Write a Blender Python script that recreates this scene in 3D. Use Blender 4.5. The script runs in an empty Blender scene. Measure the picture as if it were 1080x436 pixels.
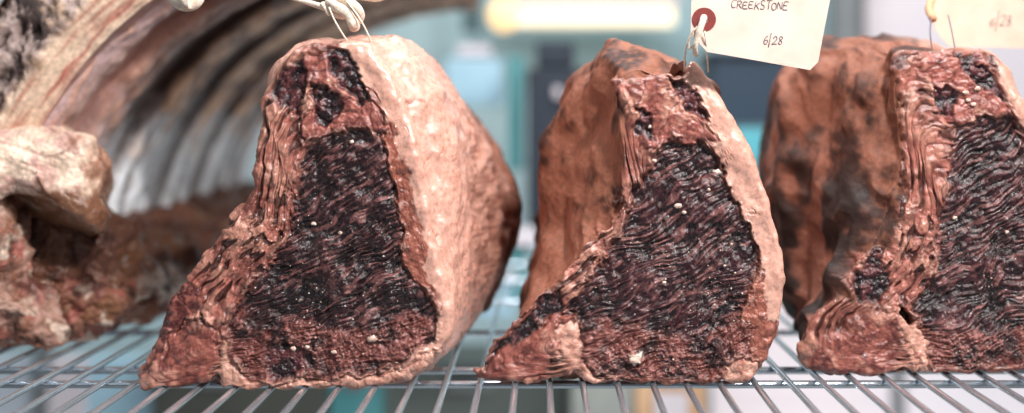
import bpy, math, random
import numpy as np
from mathutils import Vector, noise as mn
random.seed(7)
PI = math.pi
Q = 1.0            # mesh density factor
scene = bpy.context.scene
col = scene.collection

# ------------------------------------------------------------------ camera geometry
F, VX, VY, H = 1400.0, 570.0, 118.0, 0.2
def at(px, py, Y):                     # photo position -> point at distance Y
    return np.array([(px - VX) / F * Y, Y + 0 * px, H - (py - VY) / F * Y])

# ------------------------------------------------------------------ numpy noise
_rs = np.random.RandomState(3)
_perm = _rs.permutation(256); _perm = np.concatenate([_perm, _perm, _perm])
_g = _rs.normal(size=(256, 3)); _g /= np.linalg.norm(_g, axis=1)[:, None]
def perlin(p):
    pi = np.floor(p).astype(np.int64); f = p - pi; pi &= 255
    u = f * f * f * (f * (f * 6 - 15) + 10)
    out = 0
    for dx in (0, 1):
        wx = u[:, 0] if dx else 1 - u[:, 0]
        a = _perm[(pi[:, 0] + dx) & 255]
        for dy in (0, 1):
            wy = u[:, 1] if dy else 1 - u[:, 1]
            b = _perm[(a + pi[:, 1] + dy) & 255]
            for dz in (0, 1):
                wz = u[:, 2] if dz else 1 - u[:, 2]
                g = _g[_perm[(b + pi[:, 2] + dz) & 255]]
                d = g[:, 0] * (f[:, 0] - dx) + g[:, 1] * (f[:, 1] - dy) + g[:, 2] * (f[:, 2] - dz)
                out = out + wx * wy * wz * d
    return out * 1.6
def fbm(p, o=3, gain=.5):
    s = 0; a = 1
    for i in range(o):
        s = s + a * perlin(p + i * 17.3); p = p * 2.03; a *= gain
    return s
def ridged(p, o=3):
    s = 0; a = 1
    for i in range(o):
        s = s + a * (1 - 2 * np.abs(perlin(p + i * 9.1))); p = p * 2.07; a *= .5
    return s / 1.75
def sstep(a, b, x):
    t = np.clip((x - a) / (b - a), 0, 1); return t * t * (3 - 2 * t)
def sdf(poly, x, y):                   # positive inside
    poly = np.array(poly, float); d = np.full(x.shape, 1e9); ins = np.zeros(x.shape, bool)
    n = len(poly)
    for i in range(n):
        ax, ay = poly[i]; bx, by = poly[(i + 1) % n]
        ex, ey = bx - ax, by - ay
        t = np.clip(((x - ax) * ex + (y - ay) * ey) / (ex * ex + ey * ey + 1e-9), 0, 1)
        d = np.minimum(d, np.hypot(x - ax - t * ex, y - ay - t * ey))
        c = (ay > y) != (by > y)
        xi = ax + (y - ay) * ex / (ey if abs(ey) > 1e-9 else 1e-9)
        ins ^= c & (x < xi)
    return np.where(ins, d, -d)
def smooth_poly(p, k=6):
    p = np.array(p, float); n = len(p); out = []
    for i in range(n):
        a, b, c, d = p[i - 1], p[i], p[(i + 1) % n], p[(i + 2) % n]
        for j in range(k):
            t = j / k
            out.append(.5 * ((2 * b) + (c - a) * t + (2 * a - 5 * b + 4 * c - d) * t * t + (3 * b - a - 3 * c + d) * t ** 3))
    return np.array(out)
def radial(poly, c, th):               # star-shaped outline -> radius at each angle
    P = smooth_poly(poly) - np.array(c); r = np.zeros(len(th))
    dx, dy = np.cos(th), np.sin(th)
    for i in range(len(P)):
        a = P[i]; b = P[(i + 1) % len(P)]; e = b - a
        den = dx * e[1] - dy * e[0]
        den = np.where(np.abs(den) < 1e-12, 1e-12, den)
        t = (a[0] * e[1] - a[1] * e[0]) / den
        s = (a[0] * dy - a[1] * dx) / den
        ok = (s >= -1e-6) & (s <= 1 + 1e-6) & (t > 0)
        r = np.where(ok, np.maximum(r, t), r)
    return r

# ------------------------------------------------------------------ objects
def link(o, parent=None):
    col.objects.link(o)
    if parent is not None:
        o.parent = parent
        o.matrix_parent_inverse = parent_inv(parent)
    return o
def parent_inv(p):
    from mathutils import Matrix
    m = Matrix.Translation(p.location) @ p.rotation_euler.to_matrix().to_4x4()
    if p.parent: m = parent_world(p.parent) @ m
    return m.inverted()
def parent_world(p):
    from mathutils import Matrix
    return Matrix.Translation(p.location) @ p.rotation_euler.to_matrix().to_4x4()
def thing(name, label, cat, loc=(0, 0, 0), group=None):
    o = bpy.data.objects.new(name, None); o.location = loc; o.empty_display_size = .02
    col.objects.link(o); o['label'] = label; o['category'] = cat
    if group: o['group'] = group
    return o
def tag(o, label=None, cat=None, group=None, kind=None):
    for k, v in (('label', label), ('category', cat), ('group', group), ('kind', kind)):
        if v: o[k] = v
    return o
def mesh_np(name, V, Fq, mat, parent=None, colr=None, normals=None):
    me = bpy.data.meshes.new(name)
    me.vertices.add(len(V)); me.vertices.foreach_set('co', np.ascontiguousarray(V, dtype=np.float32).ravel())
    k = Fq.shape[1]
    me.loops.add(Fq.size); me.loops.foreach_set('vertex_index', np.ascontiguousarray(Fq, dtype=np.int32).ravel())
    me.polygons.add(len(Fq))
    me.polygons.foreach_set('loop_start', np.arange(0, Fq.size, k, dtype=np.int32))
    me.polygons.foreach_set('loop_total', np.full(len(Fq), k, dtype=np.int32))
    me.update(calc_edges=True)
    me.polygons.foreach_set('use_smooth', np.ones(len(Fq), bool))
    if colr is not None:
        a = me.color_attributes.new('Col', 'FLOAT_COLOR', 'POINT')
        a.data.foreach_set('color', np.ascontiguousarray(colr, dtype=np.float32).ravel())
    if normals is not None:
        me.normals_split_custom_set_from_vertices([tuple(v) for v in normals.tolist()])
    me.materials.append(mat)
    return link(bpy.data.objects.new(name, me), parent)
def obj(name, verts, faces, mat, parent=None, smooth=True, bevel=0, sub=0):
    me = bpy.data.meshes.new(name); me.from_pydata([tuple(map(float, v)) for v in verts], [], faces); me.update()
    for p in me.polygons: p.use_smooth = smooth
    me.materials.append(mat); o = link(bpy.data.objects.new(name, me), parent)
    if bevel:
        b = o.modifiers.new('b', 'BEVEL'); b.width = bevel; b.segments = 3; b.limit_method = 'ANGLE'
    if sub:
        s = o.modifiers.new('s', 'SUBSURF'); s.levels = s.render_levels = sub
    return o
def box(x0, x1, y0, y1, z0, z1):
    v = [(x, y, z) for x in (x0, x1) for y in (y0, y1) for z in (z0, z1)]
    f = [(0, 1, 3, 2), (4, 6, 7, 5), (0, 4, 5, 1), (2, 3, 7, 6), (0, 2, 6, 4), (1, 5, 7, 3)]
    return v, f
def tube(pts, rad, n=10, closed=False):
    pts = [Vector(p) for p in pts]; m = len(pts); V = []; Fc = []
    rads = rad if hasattr(rad, '__len__') else [rad] * m
    up = Vector((0.13, .2, .97)).normalized(); prev = None
    for i, p in enumerate(pts):
        t = (pts[(i + 1) % m] - pts[i - 1]) if (closed or 0 < i < m - 1) else (pts[1] - pts[0] if i == 0 else pts[-1] - pts[-2])
        t.normalize()
        a = prev if prev is not None else t.cross(up)
        if a.length < 1e-4: a = t.cross(Vector((1, 0, 0)))
        a = (a - t * a.dot(t)).normalized(); b = t.cross(a); prev = a
        for k in range(n):
            an = 2 * PI * k / n
            V.append(p + (a * math.cos(an) + b * math.sin(an)) * rads[i])
    R = m if closed else m - 1
    for i in range(R):
        for k in range(n):
            j = (i + 1) % m
            Fc.append((i * n + k, i * n + (k + 1) % n, j * n + (k + 1) % n, j * n + k))
    if not closed:
        Fc.append(tuple(range(n - 1, -1, -1))); Fc.append(tuple((m - 1) * n + k for k in range(n)))
    return V, Fc
def merge(parts):
    V = []; Fc = []
    for v, f in parts:
        o = len(V); V += list(v); Fc += [tuple(i + o for i in q) for q in f]
    return V, Fc
def spline(pts, k=6):
    P = [np.array(p, float) for p in pts]; P = [2 * P[0] - P[1]] + P + [2 * P[-1] - P[-2]]; out = []
    for i in range(1, len(P) - 2):
        a, b, c, d = P[i - 1:i + 3]
        for j in range(k):
            t = j / k
            out.append(.5 * ((2 * b) + (c - a) * t + (2 * a - 5 * b + 4 * c - d) * t * t + (3 * b - a - 3 * c + d) * t ** 3))
    out.append(P[-2]); return out

# ------------------------------------------------------------------ materials
def new_mat(name):
    m = bpy.data.materials.new(name); m.use_nodes = True; nt = m.node_tree
    return m, nt, nt.nodes['Principled BSDF']
def N(nt, t, **kw):
    n = nt.nodes.new(t)
    for k, v in kw.items():
        if k in n.inputs: n.inputs[k].default_value = v
        else: setattr(n, k, v)
    return n
def meat_mat(name, bump=.5, sss=.12, spec=.5, coat=0.0):
    m, nt, b = new_mat(name); L = nt.links.new
    at_ = N(nt, 'ShaderNodeAttribute', attribute_name='Col')
    tc = N(nt, 'ShaderNodeTexCoord')
    n1 = N(nt, 'ShaderNodeTexNoise', Scale=900.0, Detail=3.0, Roughness=.6); L(tc.outputs['Object'], n1.inputs['Vector'])
    n2 = N(nt, 'ShaderNodeTexNoise', Scale=260.0, Detail=4.0, Roughness=.65); L(tc.outputs['Object'], n2.inputs['Vector'])
    r = N(nt, 'ShaderNodeMapRange'); r.inputs['From Min'].default_value = .3; r.inputs['From Max'].default_value = .7
    r.inputs['To Min'].default_value = .72; r.inputs['To Max'].default_value = 1.28; L(n2.outputs['Fac'], r.inputs['Value'])
    mx = N(nt, 'ShaderNodeVectorMath', operation='SCALE'); L(at_.outputs['Color'], mx.inputs[0]); L(r.outputs['Result'], mx.inputs['Scale'])
    L(mx.outputs['Vector'], b.inputs['Base Color'])
    rr = N(nt, 'ShaderNodeMath', operation='MULTIPLY'); L(at_.outputs['Alpha'], rr.inputs[0]); L(r.outputs['Result'], rr.inputs[1])
    L(rr.outputs[0], b.inputs['Roughness'])
    ad = N(nt, 'ShaderNodeMath', operation='ADD'); L(n1.outputs['Fac'], ad.inputs[0]); L(n2.outputs['Fac'], ad.inputs[1])
    bp = N(nt, 'ShaderNodeBump', Strength=bump, Distance=.0012); L(ad.outputs[0], bp.inputs['Height']); L(bp.outputs['Normal'], b.inputs['Normal'])
    b.inputs['Specular IOR Level'].default_value = spec
    b.inputs['Coat Weight'].default_value = coat; b.inputs['Coat Roughness'].default_value = .10; L(bp.outputs['Normal'], b.inputs['Coat Normal'])
    b.inputs['Subsurface Weight'].default_value = sss
    b.inputs['Subsurface Radius'].default_value = (1.0, .35, .2); b.inputs['Subsurface Scale'].default_value = .004
    return m
def plain_mat(name, c, rough=.5, metal=0, c2=None, scale=40, bump=0, emis=None, es=0, sss=0, trans=0):
    m, nt, b = new_mat(name); L = nt.links.new
    tc = N(nt, 'ShaderNodeTexCoord'); n = N(nt, 'ShaderNodeTexNoise', Scale=float(scale), Detail=4.0); L(tc.outputs['Object'], n.inputs['Vector'])
    cr = N(nt, 'ShaderNodeValToRGB'); c2 = c2 or tuple(x * .8 for x in c)
    cr.color_ramp.elements[0].color = (*c2, 1); cr.color_ramp.elements[1].color = (*c, 1)
    cr.color_ramp.elements[0].position = .35; cr.color_ramp.elements[1].position = .65
    L(n.outputs['Fac'], cr.inputs['Fac']); L(cr.outputs['Color'], b.inputs['Base Color'])
    b.inputs['Roughness'].default_value = rough; b.inputs['Metallic'].default_value = metal
    if bump:
        bp = N(nt, 'ShaderNodeBump', Strength=bump, Distance=.001); L(n.outputs['Fac'], bp.inputs['Height']); L(bp.outputs['Normal'], b.inputs['Normal'])
    if emis: b.inputs['Emission Color'].default_value = (*emis, 1); b.inputs['Emission Strength'].default_value = es
    if sss: b.inputs['Subsurface Weight'].default_value = sss; b.inputs['Subsurface Radius'].default_value = (.5, .3, .2); b.inputs['Subsurface Scale'].default_value = .003
    return m
M_dark = meat_mat('dark_meat', .42, .02, .38, .3)
M_crust = meat_mat('crust', .25, .08, .33, .0)
M_fat = meat_mat('fat', .14, .2, .5, .2)
M_rim = meat_mat('rim', .35, .1, .5, .30)
M_bone = meat_mat('bone', .3, .12, .5, .25)

# ------------------------------------------------------------------ meat surface types
# (colour a, colour b, roughness, base height mm)
T = {
 'crust':  ((.27, .095, .068), (.04, .011, .009), .40, 0.0),
 'brown':  ((.265, .098, .058), (.045, .016, .011), .66, -7.0),
 'cbrown': ((.21, .08, .052), (.020, .009, .007), .70, -7.0),
 'dk':     ((.018, .009, .011), (.11, .03, .032), .26, -3.5),
 'eye':    ((.014, .006, .0075), (.30, .125, .115), .29, -2.5),
 'mottle': ((.022, .007, .0075), (.30, .115, .098), .34, -1.5),
 'bone':   ((.34, .11, .085), (.11, .026, .024), .34, .5),
 'shred':  ((.40, .14, .105), (.035, .009, .008), .34, 0.0),
 'tail':   ((.30, .092, .068), (.10, .020, .018), .36, .5),
 'dred':   ((.085, .018, .017), (.34, .11, .08), .30, -.5),
 'fat':    ((.64, .352, .275), (.43, .185, .13), .34, .8),
 'fatbr':  ((.33, .105, .07), (.10, .026, .018), .36, -.3),
 'fatpk':  ((.62, .33, .25), (.38, .14, .10), .38, .4),
 'white':  ((.85, .75, .66), (.7, .55, .45), .6, 2.0),
 'hole':   ((.012, .006, .006), (.03, .012, .01), .4, -12.0),
}
PARTS = {'eye': 'eye_muscle', 'dk': 'dried_membrane', 'mottle': 'lower_muscle', 'bone': 'bone', 'fat': 'fat_cap', 'tail': 'tail_bone', 'dred': 'red_muscle'}

def build_loin(root, face, centre, Yf, secs, regions, fibre, bodytype, seed, flecks=90, dens=1.0, flakes=()):
    """face: outline in photo positions at distance Yf; secs: [(Y, outline, centre)] going back."""
    NT = int(1000 * Q * dens); NR = int(230 * Q * dens); NB = int(110 * Q)
    th = np.linspace(0, 2 * PI, NT, endpoint=False)
    r0 = radial(face, centre, th)
    s = (np.linspace(.00002, 1, NR)) ** .75
    cx, cy = centre
    rings = []; fx = []; fy = []; yy = []; isf = []
    for k in s:
        t = max(0, (k - .93) / .07)
        x = cx + r0 * k * np.cos(th); y = cy + r0 * k * np.sin(th)
        Y = Yf + .007 * (1 - math.sqrt(max(0, 1 - t * t)))
        rings.append((x, y, np.full(NT, Y))); isf.append(1)
    # back sections, spline in real space
    S = []
    for (Yk, pl, ck) in secs:
        rk = radial(pl, ck, th); p = at(ck[0] + rk * np.cos(th), ck[1] + rk * np.sin(th), Yk)
        S.append(p)
    pos = [np.stack([ (x - VX) / F * Yf, Y, H - (y - VY) / F * Yf ], 1) for x, y, Y in rings]
    S.insert(0, pos[-1].T)
    fpx = [np.stack([x, y], 1) for x, y, Y in rings]
    ns = len(S); tt = np.linspace(0, ns - 1, NB + 1)[1:]
    # ease out at first: start with dense rings
    tt = (tt / tt[-1]) ** 1.25 * (ns - 1)
    for t in tt:
        i = min(int(t), ns - 2); f = t - i
        a = S[max(i - 1, 0)]; b = S[i]; c = S[i + 1]; d = S[min(i + 2, ns - 1)]
        p = .5 * ((2 * b) + (c - a) * f + (2 * a - 5 * b + 4 * c - d) * f * f + (3 * b - a - 3 * c + d) * f ** 3)
        pos.append(p.T); isf.append(0)
        e = 1 + .012 * min(t * 6, 1)
        fpx.append(np.stack([cx + r0 * e * np.cos(th), cy + r0 * e * np.sin(th)], 1))
    # close the far end
    last = pos[-1]; cc = last.mean(0)
    for k in (.9, .7, .4, .1):
        q = cc + (last - cc) * k; q[:, 1] += .02 * (1 - k); pos.append(q); isf.append(0); fpx.append(fpx[-1])
    NRt = len(pos)
    V = np.concatenate([np.array([[(cx - VX) / F * Yf, Yf, H - (cy - VY) / F * Yf]])] + pos)
    FP = np.concatenate([np.array([[cx, cy]])] + fpx)
    ring = np.concatenate([[0], np.repeat(np.arange(NRt), NT)])
    face_w = np.concatenate([[1], np.repeat(np.array(isf, float), NT)])
    depth = V[:, 1] - Yf
    ang = np.concatenate([[0], np.tile(th, NRt)])
    i0 = 1 + (np.arange(NRt - 1)[:, None] * NT + np.arange(NT)[None, :]); i1 = 1 + (np.arange(NRt - 1)[:, None] * NT + (np.arange(NT)[None, :] + 1) % NT)
    quads = np.stack([i0, i1, i1 + NT, i0 + NT], -1).reshape(-1, 4)
    def normals(V):
        n = np.zeros_like(V)
        fn = np.cross(V[quads[:, 2]] - V[quads[:, 0]], V[quads[:, 3]] - V[quads[:, 1]])
        for k in range(4):
            for a in range(3): n[:, a] += np.bincount(quads[:, k], fn[:, a], len(V))
        n[0] = (0, -1, 0)
        n /= np.linalg.norm(n, axis=1)[:, None] + 1e-12
        return n
    nrm = normals(V)
    sgn = -1 if nrm[1 + 5 * NT, 1] > 0 else 1
    nrm = nrm * sgn; nrm[0] = (0, -1, 0)
    core = ring < 8
    nrm[:1 + 10 * NT] = nrm[1 + 10 * NT:1 + 11 * NT].mean(0)
    P = V + seed * 3.7
    mm = P * 1000
    # ---- region weights (domain-warped in photo positions)
    wx = FP[:, 0] + 5 * fbm(mm / 11, 3) + 5 * fbm(mm / 24 + 3, 2) + 1.2 * fbm(mm / 3 + 3, 2); wy = FP[:, 1] + 5 * fbm(mm / 11 + 31, 3) + 6 * fbm(mm / 24 + 33, 2) + 1.2 * fbm(mm / 3 + 53, 2)
    near = np.where(face_w > .5, 1, sstep(.016, .003, depth))        # face regions run on over the rim
    lab = np.full(len(V), -1); lab[face_w > .5] = 950
    X = (V[:, 0] - V[0, 0]) * 1000; Z = (V[:, 2] - V[0, 2]) * 1000; D = depth * 1000
    frac = np.concatenate([[0], np.repeat(np.concatenate([s, np.ones(NRt - len(s))]), NT)])
    cw, sw = fbm(mm / 40 + 70, 2), fbm(mm / 40 + 170, 2)
    cs_, sn_ = math.cos(math.radians(fibre)), math.sin(math.radians(fibre))
    fu = X * cs_ + Z * sn_ + 6 * cw; fv = -X * sn_ + Z * cs_ + 9 * sw - .0016 * (fu + 20) ** 2 * .6
    ru = ang * 110 + 6 * cw; rv = frac * 150 + 4 * sw
    OTH = fbm(mm / 20 + 205, 2); BIG = fbm(mm / 26 + 5, 3); MID = fbm(mm / 8 + 9, 3); FINE = fbm(mm / 2.6 + 3, 2)
    def surf(t, m):
        ca, cb, ro, hb = T[t]; ca = np.array(ca); cb = np.array(cb)
        p = mm[m]; big, mid, fine = BIG[m], MID[m], FINE[m]
        ex = OTH[m]
        def pillow(x, wdt):
            f = perlin(x); return np.sqrt(np.abs(f) + .004), np.exp(-(f / wdt) ** 2)
        if t in ('eye', 'mottle'):
            u, v = fu[m], fv[m]; z = 0 * u
            wv = v / 4.0 + .6 * perlin(np.stack([u / 40, v / 16, z], 1)) + .2 * perlin(np.stack([u / 14, v / 6, z + 8], 1))
            fl = np.floor(wv); fr = wv - fl
            on = sstep(-.45, .15, perlin(np.stack([u / 10 + fl * 7.3, fl * 3.1, z + 33], 1)))
            sh = sstep(0, .72, fr) * (1 - sstep(.80, .98, fr)) * on
            st = 1 - 2.6 * np.abs(perlin(np.stack([u / 15 + 50, (v + .9 * mid) / 2.3, z + 4], 1)))     # fine strands
            st2 = perlin(np.stack([u / 8, v / 1.4, p[:, 1] / 9], 1))
            crest = np.exp(-((fr - .74) / .12) ** 2) * on
            streak = np.maximum(sstep(.30, .5, perlin(np.stack([u / 17, v / 2.6, z + 63], 1))), .8 * sstep(.30, .45, perlin(np.stack([(u + 3 * mid) / 26, (v + 2 * mid) / 5, z + 163], 1))))
            if t == 'eye':
                hh = hb + 1.0 * sh + .5 * st + .5 * st2 + .8 * mid + 3.8 * big + .25 * fine
                k = sstep(-.5, .5, .8 * big + .6 * mid + .4 * st2)
                ca = np.array((.011, .005, .006)) + (np.array((.040, .011, .0145)) * (.55 if seed < 1.5 else 1.0) - np.array((.011, .005, .006))) * k[:, None]
                w = np.clip(crest * sstep(-.2, .4, st2 + .5 * mid + .3 * big) * .6 + streak * .8
                            + sstep(.55, .8, fine) * .5 + sstep(.6, 1.0, big + .8 * mid) * .3, 0, 1) * .68
            else:
                a_, c_ = pillow(p / 9 + 3, .04); rg = ridged(p / 5 + 2, 3)
                hh = hb + .9 * sh + .8 * a_ + .9 * rg + .6 * st2 + 2.8 * big + 1.3 * mid + .6 * fine
                k = sstep(-.4, .3, ex); ca = ca + (np.array((.14, .038, .03)) - ca) * k[:, None]
                w = np.clip(sstep(.0, .7, mid + .8 * fine + .5 * big) * .8 + .45 * sstep(.2, .6, fine) + .35 * streak, 0, 1) * (1 - .35 * c_) * (1 - .75 * sstep(.1, .5, -big - .5 * ex))
        elif t in ('shred', 'crust'):
            v = rv[m] + 1.4 * mid + 2.5 * ex; z = 0 * v
            a1, c1 = pillow(np.stack([ru[m] / 62, v / 14, z], 1), .05)
            a2, c2 = pillow(np.stack([ru[m] / 34, v / 6.5, z + 5], 1), .05)
            a3, c3 = pillow(p / 12 + 21, .035)
            st2 = perlin(np.stack([ru[m] / 14, v / 1.8, z + 5], 1))
            rec = sstep(.12, .30, perlin(np.stack([ru[m] / 26, (v + 3 * ex) / 9, z + 15], 1)) + .10 * mid)      # torn hollows
            c2 = c2 * sstep(-.1, .4, big + .4 * mid)
            hh = hb + 1.9 * a1 + .7 * a2 + .9 * a3 + 1.1 * mid + .25 * st2 + .22 * fine + 2.6 * big + 1.2 * ex - 2.2 * rec - .5 * c1
            k1 = sstep(-.1, .6, big + .6 * ex + .3 * mid); k2 = sstep(.0, .55, -ex + .4 * mid)
            c0 = ca + (np.array((.52, .25, .18)) - ca) * k1[:, None] * .8
            c0 = c0 + (np.array((.16, .047, .034)) - c0) * k2[:, None] * .8
            w = np.clip(.6 * c1 * sstep(-.3, .3, ex) + .35 * c2 + .3 * c3 + .85 * rec + .25 * sstep(.25, .7, -st2), 0, 1) * .92; ca = c0
        elif t == 'fat':
            q = p / np.array([26., 26., 60.])
            cr = np.exp(-(perlin(q + 61 + .15 * mid[:, None]) / .022) ** 2) * sstep(-.1, .5, ex)
            hh = hb + 1.8 * big + .3 * mid + .08 * fine - .9 * cr + 1.2 * ex
            w = np.clip(sstep(.1, 1.2, big) * .35 + .8 * cr + .2 * sstep(0, .9, ex), 0, 1)
        elif t in ('fatbr', 'fatpk'):
            a1, c1 = pillow(p / 12 + 7, .05); a2, c2 = pillow(p / 5.5 + 17, .05)
            hh = hb + 2.2 * big + 1.2 * a1 + .5 * a2 + .8 * mid + .3 * fine
            w = np.clip(sstep(-.2, .6, mid + .6 * ex) * .6 + .35 * c1 + .2 * c2, 0, 1)
        elif t in ('tail', 'bone', 'dred'):
            a1, c1 = pillow(p / 17 + 27, .035); a2, c2 = pillow(p / 7 + 37, .04)
            hh = hb + 2.6 * big + 1.4 * a1 + .5 * a2 + .7 * mid + .5 * fine
            w = np.clip(sstep(-.2, .7, mid + .5 * ex + .5 * fine) * .7 + .8 * c1 + .4 * c2, 0, 1)
            if t != 'dred': ca = ca + (np.array((.58, .30, .22)) - ca) * (sstep(.1, .6, big - .4 * mid) * .6)[:, None]
        elif t in ('brown', 'cbrown'):
            q = (p + 12 * np.stack([fbm(p / 45 + 1, 2), fbm(p / 45 + 40, 2), fbm(p / 45 + 80, 2)], 1)) / np.array([.7, 1.3, 1.7])
            g = fbm(q / 60 + 2, 2); r2 = ridged(q / np.array([58., 70., 48.]) + 4, 2); r3 = ridged(q / 20 + 14, 2)
            hh = hb + 11 * g + 5 * r2 + .5 * r3 + .35 * mid
            w = np.clip(sstep(-.55, .40, -.6 * r2 + g + .5 * mid - .3 * r3 + .5 * big) , 0, 1)
            if t == 'cbrown': w = sstep(-.25, .25, g + .7 * big - .25 * r2 + .12)
        else:
            hh = hb + 2.4 * ridged(p / 10, 3) + 1.6 * mid + .5 * fine
            w = sstep(-.2, .6, mid + .5 * big + .3 * fine)
        c = (1 - w)[:, None] * ca + w[:, None] * cb
        if t in ('eye', 'dk', 'mottle', 'dred', 'shred', 'crust', 'tail', 'bone'):
            spk = .75 * sstep(.52, .7, perlin(p / 1.9 + 40)) * sstep(-.1, .5, perlin(p / 15 + 60))
            c = c + (spk * .6)[:, None] * (np.array((.66, .48, .42)) - c); hh = hh + .5 * spk
        return np.concatenate([c, np.full((len(c), 1), ro)], 1), hh
    ALL = np.arange(len(V)); C = np.zeros((len(V), 4)); h = np.zeros(len(V))
    fm = np.where(near > 0)[0]; C[fm], h[fm] = surf('crust', fm)
    pid = []
    for ri, (t, poly, soft) in enumerate(regions):
        d = np.full(len(V), -99.); d[fm] = sdf(poly, wx[fm], wy[fm])
        m = np.where(d > -12)[0]
        if len(m) == 0: continue
        w = sstep(-soft, soft, d[m]); c2, h2 = surf(t, m)
        C[m] += (c2 - C[m]) * w[:, None]; h[m] += (h2 - h[m]) * w
        dm = d[m]; fw = near[m]
        if t in ('eye', 'tail', 'bone', 'fatpk') and soft < 5:       # seam and a raised pale lip round the region
            h[m] -= 1.5 * np.exp(-(dm / 1.7) ** 2) * fw
            if t == 'eye':
                halo = np.exp(-(np.minimum(dm + 1, 0) / 6.5) ** 2) * sstep(-.45, .3, MID[m] + .6 * OTH[m]) * fw * (1 - w)
                C[m, :3] += (np.array((.10, .024, .020)) - C[m, :3]) * (halo * .75)[:, None]
            lip = np.exp(-((dm + 4.0) / 2.0) ** 2) * sstep(-.3, .3, MID[m] + BIG[m]) * fw
            h[m] += 1.2 * lip; C[m, :3] += (np.array((.62, .34, .27)) - C[m, :3]) * (lip * .35)[:, None]
        lab = np.where((d > 0) & (face_w > .5), ri if t in PARTS else (-1 if t == 'brown' else 950), lab)
    # ---- body behind the face
    bm = np.where((face_w < .5))[0]
    def SB(t): return surf(t, bm)
    cb, hb_, sidelab = bodytype(SB, ang[bm], depth[bm], mm[bm], V[bm], nrm[bm])
    k = sstep(.005, .018, depth[bm])
    C[bm] += (cb - C[bm]) * k[:, None]; h[bm] += (hb_ - h[bm]) * k
    lab[bm] = np.where(sidelab, 900, -1)
    C = np.clip(C, .004, 1)
    V2 = V + nrm * (h / 1000)[:, None]
    zf = .0022 - .0045 * np.sin(PI * (V2[:, 0] - (580 - VX) / 318 * .2) / (40.5 / 318 * .2)) ** 2
    V2[:, 2] = np.where(V2[:, 2] < zf, zf + (V2[:, 2] - zf) * .15, V2[:, 2])
    n2 = normals(V2) * sgn; n2[0] = n2[1]
    n2[:1 + 6 * NT] = n2[1 + 6 * NT:1 + 7 * NT].mean(0)
    allq = quads
    if sgn < 0: allq = allq[:, ::-1]
    ql = lab[allq]; qmax = ql[:, 0]
    groups = {}
    for li in np.unique(qmax):
        nm = 'crust' if li < 0 else ('fat_cap' if li == 900 else 'cut_rim' if li == 950 else PARTS[regions[li][0]])
        if nm in ('dried_membrane', 'tail_bone'): nm = (nm, int(li))
        groups.setdefault(nm, []).append(allq[qmax == li])
    mats = {'crust': M_crust, 'cut_rim': M_rim, 'eye_muscle': M_dark, 'dried_membrane': M_dark, 'lower_muscle': M_dark, 'bone': M_bone, 'fat_cap': M_fat, 'tail_bone': M_bone, 'red_muscle': M_bone}
    for nm, qs in groups.items():
        q = np.concatenate(qs)
        if isinstance(nm, tuple): nm = nm[0]
        u, inv = np.unique(q, return_inverse=True)
        mesh_np(nm, V2[u], inv.reshape(q.shape), mats[nm], root, C[u], n2[u])
    # ---- crumbs and crystals sitting on the cut face
    rs = np.random.RandomState(int(seed * 10) + 1)
    ok = np.where((face_w > .5) & (ring < NR * .95) & (ring > 8))[0]
    pick = []
    pool = rs.choice(ok, flecks * 6)
    dens_n = perlin(mm[pool] / 22 + 90)
    for i, dn in zip(pool, dens_n):
        if len(pick) < flecks and dn > rs.uniform(-.7, .45) and T_dark(C[i]): pick.append(i)
    parts = []
    for i in pick:
        r = .00030 + .0007 * rs.rand() ** 3.5 * (1.6 if rs.rand() < .06 else 1)
        e = (rs.rand(3) - .5)
        vs = []
        for q in ((1, 0, 0), (-1, 0, 0), (0, 1, 0), (0, -1, 0), (0, 0, 1), (0, 0, -1)):
            vs.append(V2[i] + n2[i] * r * .3 + np.array(q) * r * (.6 + .8 * rs.rand()) + e * r * .6)
        parts.append((vs, [(0, 2, 4), (2, 1, 4), (1, 3, 4), (3, 0, 4), (2, 0, 5), (1, 2, 5), (3, 1, 5), (0, 3, 5)]))
    for (fx_, fy_, fr_) in flakes:
        fi_ = np.argmin(np.where(face_w > .5, np.hypot(FP[:, 0] - fx_, FP[:, 1] - fy_), 1e9)); c0 = V2[fi_]
        vs = []; fs = []; nu_, nv_ = 7, 10; R0 = fr_ * Yf / F
        for i in range(nu_):
            for j in range(nv_):
                a_, b_ = PI * i / (nu_ - 1), 2 * PI * j / nv_
                d_ = np.array((math.sin(a_) * math.cos(b_), math.cos(a_) * .5, math.sin(a_) * math.sin(b_) * .75))
                k_ = 1 + .55 * mn.noise(Vector(d_ * 1.7 + fx_)) + .25 * mn.noise(Vector(d_ * 4 + fy_)); vs.append(c0 + d_ * R0 * k_ + np.array((0, -R0 * .2, 0)))
        for i in range(nu_ - 1):
            for j in range(nv_): fs.append((i * nv_ + j, i * nv_ + (j + 1) % nv_, (i + 1) * nv_ + (j + 1) % nv_, (i + 1) * nv_ + j))
        obj('fat_flake', vs, fs, M_crumb, root)
    v, f = merge(parts)
    o = obj('fat_crumbs', v, f, M_crumb, root, smooth=False); o['kind'] = 'stuff'
    return root
def T_dark(c): return c[0] < .3
M_crumb = plain_mat('crumb', (.85, .66, .56), .45, scale=300, c2=(.55, .34, .28), sss=.2)

# ------------------------------------------------------------------ the three loins
GL = 'aged beef loins standing on the wire rack'
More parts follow.
